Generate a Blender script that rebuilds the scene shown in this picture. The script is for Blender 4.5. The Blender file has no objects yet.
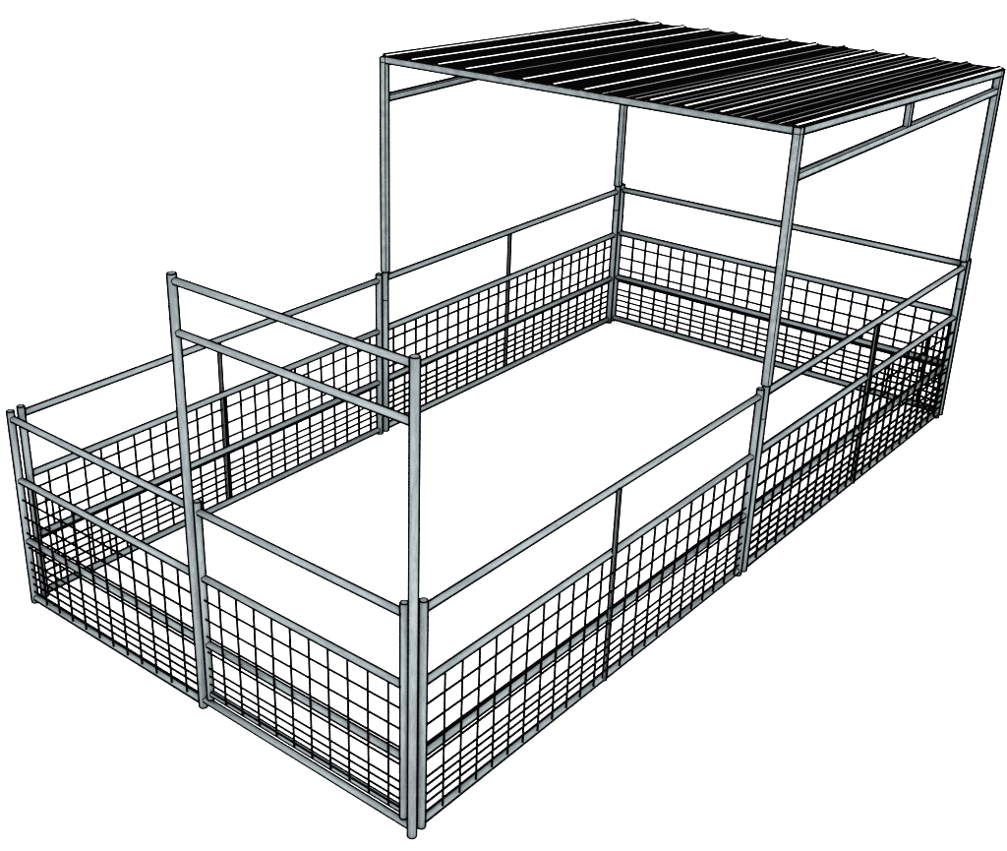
import bpy, bmesh, math
from mathutils import Vector, Matrix

# ------------------------------------------------------------------ scene basics
scene = bpy.context.scene
col = scene.collection
# solved viewpoint (metres, z up)
CAM = Vector((-3.2608, -2.8319, 3.9286))
YAW, PITCH, FPX, PPX, PPY = 0.7287, -0.4430, 1367.87, 396.21, 419.11
PW, PH = 1007.0, 851.0

# ------------------------------------------------------------------ materials
def new_mat(name):
    m = bpy.data.materials.new(name); m.use_nodes = True
    nt = m.node_tree
    return m, nt, nt.nodes['Principled BSDF']

def galvanised(name, stretch, lo, hi, rough=0.6):
    """zinc coated steel: cloudy spangle plus fine drawn streaks"""
    m, nt, b = new_mat(name)
    N, L = nt.nodes, nt.links
    tc = N.new('ShaderNodeTexCoord')
    mp = N.new('ShaderNodeMapping'); mp.inputs['Scale'].default_value = stretch
    L.new(tc.outputs['Object'], mp.inputs['Vector'])
    n1 = N.new('ShaderNodeTexNoise'); n1.inputs['Scale'].default_value = 9.0
    n1.inputs['Detail'].default_value = 4.0; n1.inputs['Roughness'].default_value = 0.6
    n2 = N.new('ShaderNodeTexNoise'); n2.inputs['Scale'].default_value = 60.0
    n2.inputs['Detail'].default_value = 2.0
    L.new(mp.outputs[0], n1.inputs['Vector']); L.new(mp.outputs[0], n2.inputs['Vector'])
    mx = N.new('ShaderNodeMix'); mx.data_type = 'FLOAT'; mx.inputs[0].default_value = 0.35
    L.new(n1.outputs['Fac'], mx.inputs[2]); L.new(n2.outputs['Fac'], mx.inputs[3])
    cr = N.new('ShaderNodeValToRGB')
    cr.color_ramp.elements[0].position = 0.40; cr.color_ramp.elements[0].color = (*lo, 1)
    cr.color_ramp.elements[1].position = 0.60; cr.color_ramp.elements[1].color = (*hi, 1)
    L.new(mx.outputs[0], cr.inputs['Fac']); L.new(cr.outputs['Color'], b.inputs['Base Color'])
    b.inputs['Roughness'].default_value = rough
    b.inputs['Specular IOR Level'].default_value = 0.1
    return m

LO, HI = (0.070, 0.084, 0.089), (0.114, 0.132, 0.135)
M_POST = galvanised('galvanised_post', (3.0, 3.0, 0.5), LO, HI)
M_RAILX = galvanised('galvanised_rail_long', (0.5, 3.0, 3.0), LO, HI)
M_RAILY = galvanised('galvanised_rail_cross', (3.0, 0.5, 3.0), LO, HI)
M_BOX = galvanised('galvanised_box_section', (2.0, 2.0, 2.0), LO, HI)
M_CAP, _nt, _b = new_mat('pipe_bore'); _b.inputs['Base Color'].default_value = (0.055, 0.065, 0.07, 1)
_b.inputs['Roughness'].default_value = 0.8

def flat(name, c, rough=0.9, spec=0.0, noise=0.0):
    m, nt, b = new_mat(name)
    b.inputs['Base Color'].default_value = (*c, 1)
    b.inputs['Roughness'].default_value = rough
    b.inputs['Specular IOR Level'].default_value = spec
    if noise:
        n = nt.nodes.new('ShaderNodeTexNoise'); n.inputs['Scale'].default_value = 14
        cr = nt.nodes.new('ShaderNodeValToRGB')
        cr.color_ramp.elements[0].color = (*[x*(1-noise) for x in c], 1)
        cr.color_ramp.elements[1].color = (*[x*(1+noise) for x in c], 1)
        nt.links.new(n.outputs['Fac'], cr.inputs['Fac']); nt.links.new(cr.outputs['Color'], b.inputs['Base Color'])
    return m
M_INK = flat('black_edging', (0.0006, 0.0006, 0.0006))
M_WIRE = flat('black_coated_wire', (0.0006, 0.0006, 0.0006), noise=0.3)
M_SHEET = flat('black_coated_sheet', (0.0006, 0.0006, 0.0006), noise=0.3)
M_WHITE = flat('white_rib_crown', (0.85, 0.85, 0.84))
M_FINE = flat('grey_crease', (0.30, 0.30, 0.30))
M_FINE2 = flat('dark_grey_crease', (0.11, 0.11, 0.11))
M_GROUND = flat('white_floor_paint', (0.95, 0.95, 0.95))

# ------------------------------------------------------------------ mesh helpers
class MB:
    def __init__(self, *mats):
        self.bm = bmesh.new(); self.mats = mats
    def tube(self, a, b, r, mi=0, n=20, caps=True, capmi=None):
        a, b = Vector(a), Vector(b); ax = (b-a).normalized()
        ref = Vector((0, 0, 1)) if abs(ax.z) < 0.9 else Vector((1, 0, 0))
        u = ax.cross(ref).normalized(); w = ax.cross(u)
        rings = []
        for p in (a, b):
            rings.append([self.bm.verts.new(p + u*r*math.cos(2*math.pi*k/n) + w*r*math.sin(2*math.pi*k/n)) for k in range(n)])
        for k in range(n):
            f = self.bm.faces.new((rings[0][k], rings[0][(k+1) % n], rings[1][(k+1) % n], rings[1][k]))
            f.material_index = mi; f.smooth = True
        if caps:
            for rg in (rings[0][::-1], rings[1]):
                f = self.bm.faces.new(rg); f.material_index = mi if capmi is None else capmi
    def path(self, pts, r, mi, closed=True, n=6):
        """a bead swept along a list of points"""
        m = len(pts); rings = []
        for i, p in enumerate(pts):
            q0 = pts[(i-1) % m] if closed or i else pts[i]
            q1 = pts[(i+1) % m] if closed or i < m-1 else pts[i]
            t = (q1-q0).normalized()
            ref = Vector((0.31, 0.47, 0.83)).normalized()
            u = t.cross(ref).normalized(); w = t.cross(u)
            rings.append([self.bm.verts.new(p + u*r*math.cos(2*math.pi*k/n) + w*r*math.sin(2*math.pi*k/n)) for k in range(n)])
        for i in range(m if closed else m-1):
            A, B = rings[i], rings[(i+1) % m]
            for k in range(n):
                f = self.bm.faces.new((A[k], A[(k+1) % n], B[(k+1) % n], B[k])); f.material_index = mi; f.smooth = True
    def box(self, x0, x1, y0, y1, z0, z1, mi=0, dz=0.0):
        """axis box; dz drops the x1 end (for sloping members)"""
        c = [(x, y, z + (dz if x == x1 else 0)) for x in (x0, x1) for y in (y0, y1) for z in (z0, z1)]
        v = [self.bm.verts.new(p) for p in c]
        for q in ((0, 1, 3, 2), (4, 6, 7, 5), (0, 4, 5, 1), (2, 3, 7, 6), (0, 2, 6, 4), (1, 5, 7, 3)):
            f = self.bm.faces.new([v[k] for k in q]); f.material_index = mi
        return [Vector(p) for p in c]
    def build(self, name, parent=None):
        bmesh.ops.recalc_face_normals(self.bm, faces=self.bm.faces)
        me = bpy.data.meshes.new(name); self.bm.to_mesh(me); self.bm.free()
        for m in self.mats: me.materials.append(m)
        o = bpy.data.objects.new(name, me); col.objects.link(o)
        if parent: o.parent = parent
        return o

def ink_at(p):
    """radius of the black edging: the farther panels carry heavier edging"""
    d = (Vector(p) - CAM).length
    return 0.00074 * d

def pipe(mb, a, b, r, ringa=True, ringb=True, ink=None):
    """round pipe with black edging beads along both flanks and round the ends.
    materials: 0 steel, 1 edging, 2 bore"""
    a, b = Vector(a), Vector(b)
    ax = (b-a).normalized()
    mb.tube(a, b, r, 0, 24, True, 2)
    mid = (a+b)/2
    k = ink or ink_at(mid)
    v = (CAM-mid); v -= ax*v.dot(ax); v.normalize()
    side = ax.cross(v)
    for s in (-1, 1):
        q = side*s*(r+0.85*k)
        mb.tube(a+q, b+q, k, 1, 8)
    for p, on in ((a, ringa), (b, ringb)):
        if on:
            mb.path([p + side*(r+0.6*k)*math.cos(t) + v*(r+0.6*k)*math.sin(t) for t in [2*math.pi*j/24 for j in range(24)]], k*0.9, 1)

def saddle(mb, post, r_post, d, z, r_rail, k):
    """thin weld bead where a rail (direction d, leaving the post) meets it"""
    d = Vector(d).normalized(); up = Vector((0, 0, 1)); lat = up.cross(d)
    pts = []
    for j in range(24):
        t = 2*math.pi*j/24; a = r_rail*math.cos(t)*1.01; h = r_rail*math.sin(t)*1.01
        s = math.sqrt(max(r_post**2-a*a, 0))
        pts.append(Vector((post[0], post[1], z)) + lat*a + up*h + d*(s+0.0005))
    mb.path(pts, k, 1)

def boxbar(mb, x0, x1, y0, y1, z0, z1, dz=0.0, thin=0.55, ends=True, scale=1.0):
    """square section with black edging along its corners"""
    c = mb.box(x0, x1, y0, y1, z0, z1, 0, dz)
    idx = lambda i, j, k: c[i*4+j*2+k]
    mid = sum(c, Vector())/8
    kk = ink_at(mid)*scale
    view = CAM-mid
    ax = max(range(3), key=lambda i: (abs(x1-x0), abs(y1-y0), z1-z0)[i])
    nrm = [Vector((1, 0, 0)), Vector((0, 1, 0)), Vector((0, 0, 1))]
    for a in range(3):
        o1, o2 = [q for q in range(3) if q != a]
        if a != ax and not ends: continue
        for s1 in (0, 1):
            for s2 in (0, 1):
                def P(t):
                    i = [0, 0, 0]; i[a] = t; i[o1] = s1; i[o2] = s2
                    return idx(*i)
                f1 = (nrm[o1]*(1 if s1 else -1)).dot(view) > 0
                f2 = (nrm[o2]*(1 if s2 else -1)).dot(view) > 0
                if a != ax and not (f1 or f2): continue
                k = kk if f1 != f2 else kk*thin
                if a != ax: k = kk*0.7
                off = Vector((0, 0, 0))
                if f1 != f2 and a == ax:      # outer corners carry the bead just outside the section
                    vv = view.normalized(); e = nrm[a]
                    lat = e.cross(vv).normalized()
                    c2 = nrm[o1]*(1 if s1 else -1) + nrm[o2]*(1 if s2 else -1)
                    off = lat*(0.85*k*(1 if lat.dot(c2) > 0 else -1))
                mb.tube(P(0)+off, P(1)+off, k, 1, 6)

def empty(name, loc, label, cat, group=None):
    o = bpy.data.objects.new(name, None); col.objects.link(o); o.location = loc
    o['label'] = label; o['category'] = cat
    if group: o['group'] = group
    bpy.context.view_layer.update()
    return o

def part(mb, name, parent):
    o = mb.build(name, parent)
    o.matrix_parent_inverse = Matrix.Translation(-parent.location)
    return o

# ------------------------------------------------------------------ measured layout
RP, RR, RT = 0.0138, 0.0118, 0.0158        # post, rail, tall post radii
H = 1.10
XA, X1, X2, X3, XR, W = 0.0673, 2.6824, 2.741, 5.3500, 5.413, 2.617
Z_TOP, Z_MESH, Z_MID, Z_BOT = 1.060, 0.721, 0.3735, 0.032
HW = [0.625, 0.525, 0.4345, 0.350, 0.262, 0.219, 0.175, 0.131, 0.086]

def wire_net(parent, a, d, out, verts, h0, h1, hw, zt, zb):
    """black mesh: a = origin, d = run direction, out = outward face, distances along d"""
    a, d, out = Vector(a), Vector(d), Vector(out)
    mb = MB(M_WIRE)
    for s in verts:
        p = a + d*s
        k = 0.00103*(Vector((p.x, p.y, 0.4))-CAM).length*0.93
        q = p + out*(RR+k*0.9)
        mb.tube((q.x, q.y, zb), (q.x, q.y, zt), k, 0, 8)
    for z in hw:
        p0, p1 = a + d*h0, a + d*h1
        n = 6
        ks = [0.00091*((p0.lerp(p1, i/n))-CAM).length*0.93 for i in range(n+1)]
        k = sum(ks)/len(ks)
        q0 = p0 + out*(RR+k*0.9+0.001); q1 = p1 + out*(RR+k*0.9+0.001)
        mb.tube((q0.x, q0.y, z), (q1.x, q1.y, z), k, 0, 8)
    part(mb, 'wire_mesh', parent)

def panel(label, a, b, out, verts, h0, h1, stay=None, seams=(), drop=0.0):
    """free standing hurdle between posts a and b"""
    a, b, out = Vector(a), Vector(b), Vector(out)
    inside = (CAM-a).dot(out) < 0
    d = (b-a).normalized(); L = (b-a).length
    rm = M_RAILX if abs(d.x) > 0.5 else M_RAILY
    root = empty('fence_panel', ((a+b)/2).to_tuple(), label, 'fence panel', 'mesh fence panels of the pen')
    for i, p in enumerate((a, b)):
        mb = MB(M_POST, M_INK, M_CAP)
        pipe(mb, p, p+Vector((0, 0, H)), RP)
        if i in seams:
            mb.path([p+Vector((RP*1.01*math.cos(t), RP*1.01*math.sin(t), 0.915)) for t in [2*math.pi*j/24 for j in range(24)]], ink_at(p)*0.55, 1)
        part(mb, 'post', root)
    for z in (Z_TOP, Z_MESH, Z_MID, Z_BOT):
        if z < 0.5: z -= drop
        if inside and z == Z_MID-drop: z -= 0.003
        mb = MB(rm, M_INK, M_CAP)
        s = math.sqrt(RP**2-RR**2)+0.0015
        pipe(mb, a+d*s+Vector((0, 0, z)), b-d*s+Vector((0, 0, z)), RR, False, False)
        saddle(mb, a, RP, d, z, RR, ink_at(a)*0.55)
        saddle(mb, b, RP, -d, z, RR, ink_at(b)*0.55)
        part(mb, 'rail', root)
    wire_net(root, a, d, out, verts, h0, h1, [z-drop-((0.021 if inside else 0.009 if seams else 0) if 0.3 < z < 0.4 else 0) for z in HW], 0.712, 0.044-drop)
    if stay is not None:
        mb = MB(M_BOX, M_INK, M_CAP)
        c = a + d*stay + out*(RR+0.004)
        w = 0.0034
        boxbar(mb, c.x-w, c.x+w, c.y-w, c.y+w, 0.024, 1.056, scale=1.0 if inside else 1.2, thin=0.35)
        part(mb, 'centre_stay', root)
    return root

panel('mesh fence panel without roof on the right, its near post beside the tall gate frame',
      (XA, 0, 0), (X1, 0, 0), (0, -1, 0), [0.116+0.1099*k for k in range(23)], 0.008, 2.578, 1.3175-0.008)
panel('mesh fence panel under the right edge of the black roof, between two shelter legs',
      (X2, 0, 0), (X3, 0, 0), (0, -1, 0), [0.099+0.1098*k for k in range(23)], 0.012, 2.590, 1.300, (0, 1))
panel('mesh fence panel closing the far end of the pen, without a centre stay',
      (XR, 0.0, 0), (XR, 2.6190, 0), (1, 0, 0), [0.172+0.1107*k for k in range(22)], 0.012, 2.611, None, (), 0.004)
panel('mesh fence panel on the left side without roof, running back from the front left corner',
      (XA, W, 0), (X1, W, 0), (0, 1, 0), [0.122+0.1103*k for k in range(23)], 0.012, 2.603, 1.305)
panel('mesh fence panel under the left edge of the black roof, between two shelter legs',
      (X2, W, 0), (X3, W, 0), (0, 1, 0), [0.099+0.1098*k for k in range(23)], 0.012, 2.603, 1.300, (0, 1))

# ------------------------------------------------------------------ entrance frame with fixed side panel
G1, G2, F1, HT = Vector((0, 1.278, 0)), Vector((0, -0.0075, 0)), Vector((0, 2.607, 0)), 2.119
fr = empty('gate_frame', (0, 1.3, 0), 'tall galvanised pipe gate frame with two crossbars and a low mesh wing to its left', 'gate frame')
for p in (G1, G2):
    mb = MB(M_POST, M_INK, M_CAP); pipe(mb, p, p+Vector((0, 0, HT)), RT); part(mb, 'tall_post', fr)
mb = MB(M_POST, M_INK, M_CAP); pipe(mb, F1, F1+Vector((0, 0, H)), RP); part(mb, 'post', fr)
def crossrail(name, parent, p0, r0, p1, r1, z, rr=RR, ki=1.0):
    mb = MB(M_RAILY, M_INK, M_CAP)
    d = (p1-p0).normalized()
    a = Vector((p0.x, p0.y, z)) + d*(math.sqrt(r0**2-rr**2)+0.0015)
    b = Vector((p1.x, p1.y, z)) - d*(math.sqrt(r1**2-rr**2)+0.0015)
    pipe(mb, a, b, rr, False, False, ink_at((a+b)/2)*ki)
    saddle(mb, p0, r0, d, z, rr, ink_at(p0)*0.55)
    saddle(mb, p1, r1, -d, z, rr, ink_at(p1)*0.55)
    return part(mb, name, parent)
for z in (2.090, 1.868):
    crossrail('crossbar', fr, G2, RT, G1, RT, z, 0.0122)
crossrail('threshold', fr, G2, RT, G1, RT, 0.0465, 0.0118, 0.82)
for z in (Z_TOP, Z_MESH, Z_MID, Z_BOT):
    crossrail('rail', fr, G1, RT, F1, RP, z)
wire_net(fr, (0, 0, 0), (0, 1, 0), (-1, 0, 0), [1.370+0.1100*k for k in range(11)], 1.284, 2.572, HW, 0.712, 0.046)

# ------------------------------------------------------------------ gate
D1, D2 = Vector((0, 1.2205, 0)), Vector((0, 0.0385, 0))
gt = empty('pen_gate', (0, 0.63, 0.07), 'low galvanised pipe gate filled with black wire mesh, closed between the tall frame posts', 'gate')
for p in (D1, D2):
    mb = MB(M_POST, M_INK, M_CAP); pipe(mb, p+Vector((0, 0, 0.071)), p+Vector((0, 0, 1.106)), 0.0128); part(mb, 'post', gt)
for z, rr in ((1.057, 0.0118), (0.725, 0.0118), (0.377, 0.0118), (0.1070, 0.0110)):
    crossrail('rail', gt, D2, 0.0128, D1, 0.0128, z, rr, 0.82 if z < 0.2 else 1.0)
wire_net(gt, (0, 0, 0), (0, 1, 0), (-1, 0, 0), [0.106+0.1098*k for k in range(10)], 0.046, 1.1965, HW[:-1], 0.718, 0.106)

# ------------------------------------------------------------------ shelter
sh = empty('shade_shelter', ((X2+X3)/2, W/2, 1.1), 'square tube shade shelter with sloping black ribbed roof over the far half', 'shelter')
SLOPE = -0.0456
def ztop(x): return 2.4215 + SLOPE*(x-2.741)
S, SX = 0.0167, 0.0142
for x, y in ((X2, 0), (X2, W), (X3, 0), (X3, W)):
    mb = MB(M_BOX, M_INK, M_CAP)
    zt = ztop(x)
    boxbar(mb, x-SX, x+SX, y-S, y+S, 1.100, zt-0.001, ends=True)
    # joint line at the underside of the beams
    k = ink_at((x, y, zt))*0.5
    z = zt-0.0330; c = S+0.001
    mb.path([Vector((x+sx*(SX+0.001), y+sy*c, z)) for sx, sy in ((-1, -1), (1, -1), (1, 1), (-1, 1))], k, 1)
    part(mb, 'leg', sh)
BH = 0.031
for y in (0, W):
    mb = MB(M_BOX, M_INK, M_CAP)
    x0, x1 = X2+SX+0.001, X3-SX-0.001
    boxbar(mb, x0, x1, y-S, y+S, ztop(x0)-BH, ztop(x0), dz=SLOPE*(x1-x0), ends=False)
    part(mb, 'top_beam', sh)
    mb = MB(M_BOX, M_INK, M_CAP)
    boxbar(mb, x0, x1, y-0.0135, y+0.0135, 2.166, 2.193, thin=0.45)
    part(mb, 'brace', sh)
    mb = MB(M_BOX, M_INK, M_CAP)
    xs = 4.041
    boxbar(mb, xs-0.0115, xs+0.0115, y-0.0115, y+0.0115, 2.194, ztop(xs)-BH-0.001, thin=0.5)
    part(mb, 'stub_post', sh)
for x in (X2, X3):
    mb = MB(M_BOX, M_INK, M_CAP)
    boxbar(mb, x-SX, x+SX, S+0.001, W-S-0.001, ztop(x)-BH, ztop(x), ends=False)
    part(mb, 'top_beam', sh)

# ribbed roof: four lapped sheets
RX0, RX1 = 2.686, 5.350
def zr(x, off): return 2.4278 + off + SLOPE*(x-2.741)
PITCH_Y = 0.1976
RIB_Y = [-0.0040 + PITCH_Y*k for k in range(14)]
def strip(mb, y0, y1, off, mi, t=0.0012):
    v = []
    for x in (RX0+0.004, RX1-0.020):
        for y in (y0, y1):
            for dzv in (off-t, off):
                v.append(mb.bm.verts.new((x, y, zr(x, dzv))))
    for q in ((0, 1, 3, 2), (4, 6, 7, 5), (0, 4, 5, 1), (2, 3, 7, 6), (0, 2, 6, 4), (1, 5, 7, 3)):
        f = mb.bm.faces.new([v[k] for k in q]); f.material_index = mi
def sheet(k0, k1, lift, first, last):
    mb = MB(M_SHEET, M_WHITE, M_FINE, M_FINE2, M_BOX)
    prof = []
    hr, hm = 0.0090, 0.0020
    def add(y, z): prof.append((y, z+lift))
    y_start = RIB_Y[k0]-0.028 if first else RIB_Y[k0]-0.026
    add(y_start, 0)
    for k in range(k0, k1+1):
        y = RIB_Y[k]
        add(y-0.024, 0); add(y-0.012, hr); add(y+0.012, hr); add(y+0.024, 0)
        if k < k1:
            for m in (0.084, 0.138):
                add(y+m-0.009, 0); add(y+m-0.003, hm); add(y+m+0.003, hm); add(y+m+0.009, 0)
    top = []; bot = []
    for x in (RX0, RX1):
        top.append([mb.bm.verts.new((x, y, zr(x, z))) for y, z in prof])
        bot.append([mb.bm.verts.new((x, y, zr(x, z-0.0012))) for y, z in prof])
    n = len(prof)
    F = mb.bm.faces.new
    for i in range(n-1):
        F((top[0][i], top[1][i], top[1][i+1], top[0][i+1]))
        F((bot[0][i], bot[0][i+1], bot[1][i+1], bot[1][i])).material_index = 4   # unseen underside, zinc tone put in to bounce light
        F((top[0][i], top[0][i+1], bot[0][i+1], bot[0][i])); F((top[1][i+1], top[1][i], bot[1][i], bot[1][i+1]))
    F((top[0][0], bot[0][0], bot[1][0], top[1][0])); F((top[0][-1], top[1][-1], bot[1][-1], bot[0][-1]))
    # rolled black hem along both cut ends
    for x in (RX0, RX1):
        mb.path([Vector((x, y, zr(x, z))) for y, z in prof], 0.0035 if x == RX0 else 0.0052, 0, closed=False)
    for k in range(k0, k1+1):
        y = RIB_Y[k]; o = lift+hr+0.0016
        lap = k in (1, 5, 9)
        if lap and k == k1: 
            pass
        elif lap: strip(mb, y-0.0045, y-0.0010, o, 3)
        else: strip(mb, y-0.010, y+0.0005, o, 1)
        mb.path([Vector((x, y+0.0095, zr(x, lift+hr+0.003))) for x in (RX0, RX1)], 0.0095, 0, closed=False)
        if k < k1 and k < 6:
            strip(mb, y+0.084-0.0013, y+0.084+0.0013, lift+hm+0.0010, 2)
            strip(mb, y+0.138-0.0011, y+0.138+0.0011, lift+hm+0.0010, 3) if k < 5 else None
    if first:  # turned-down edge
        for x0 in (0,):
            mb.path([Vector((x, y_start, zr(x, lift))) for x in (RX0, RX1)], 0.0045, 0, closed=False)
    if last:
        mb.path([Vector((x, prof[-1][0], zr(x, lift))) for x in (RX0, RX1)], 0.0055, 0, closed=False)
    return part(mb, 'roof_sheet', sh)
sheet(0, 1, 0.0, True, False)
sheet(1, 5, 0.0022, False, False)
sheet(5, 9, 0.0, False, False)
sheet(9, 13, 0.0022, False, True)

# ------------------------------------------------------------------ ground
mb = MB(M_GROUND)
G = 150
f = mb.bm.faces.new([mb.bm.verts.new(p) for p in ((-G, -G, -0.001), (G, -G, -0.001), (G, G, -0.001), (-G, G, -0.001))])
g = mb.build('ground'); g['kind'] = 'structure'; g['label'] = 'plain white ground'

# ------------------------------------------------------------------ light
w = bpy.data.worlds.new('World'); scene.world = w; w.use_nodes = True
bg = w.node_tree.nodes['Background']
bg.inputs['Color'].default_value = (1, 1, 1, 1); bg.inputs['Strength'].default_value = 3.5
sl = bpy.data.lights.new('viewer_fill', 'SUN'); sl.energy = 4.4; sl.angle = math.radians(25); sl.color = (1, 0.99, 0.97)  # directional fill added from the viewer's side to even out the steel
so = bpy.data.objects.new('viewer_fill', sl); col.objects.link(so)
so.rotation_euler = Vector((math.cos(YAW), math.sin(YAW), math.tan(math.radians(-14)))).to_track_quat('-Z', 'Y').to_euler()

# ------------------------------------------------------------------ camera
fw = Vector((math.cos(PITCH)*math.cos(YAW), math.cos(PITCH)*math.sin(YAW), math.sin(PITCH)))
rt = Vector((math.sin(YAW), -math.cos(YAW), 0)); up = rt.cross(fw)
cd = bpy.data.cameras.new('camera'); cam = bpy.data.objects.new('camera', cd); col.objects.link(cam)
cam.matrix_world = Matrix(((rt.x, up.x, -fw.x, CAM.x), (rt.y, up.y, -fw.y, CAM.y), (rt.z, up.z, -fw.z, CAM.z), (0, 0, 0, 1)))
cd.sensor_fit = 'HORIZONTAL'; cd.sensor_width = 36; cd.lens = FPX/PW*36
cd.shift_x = (PW/2-PPX)/PW; cd.shift_y = -(PH/2-PPY)/PW
cd.clip_start = 0.05; cd.clip_end = 1000
scene.camera = cam

scene.render.engine = 'CYCLES'
scene.cycles.max_bounces = 6
scene.cycles.use_denoising = False
scene.cycles.filter_width = 1.2
scene.view_settings.view_transform = 'Standard'; scene.view_settings.look = 'None'
scene.view_settings.exposure = 0; scene.view_settings.gamma = 1
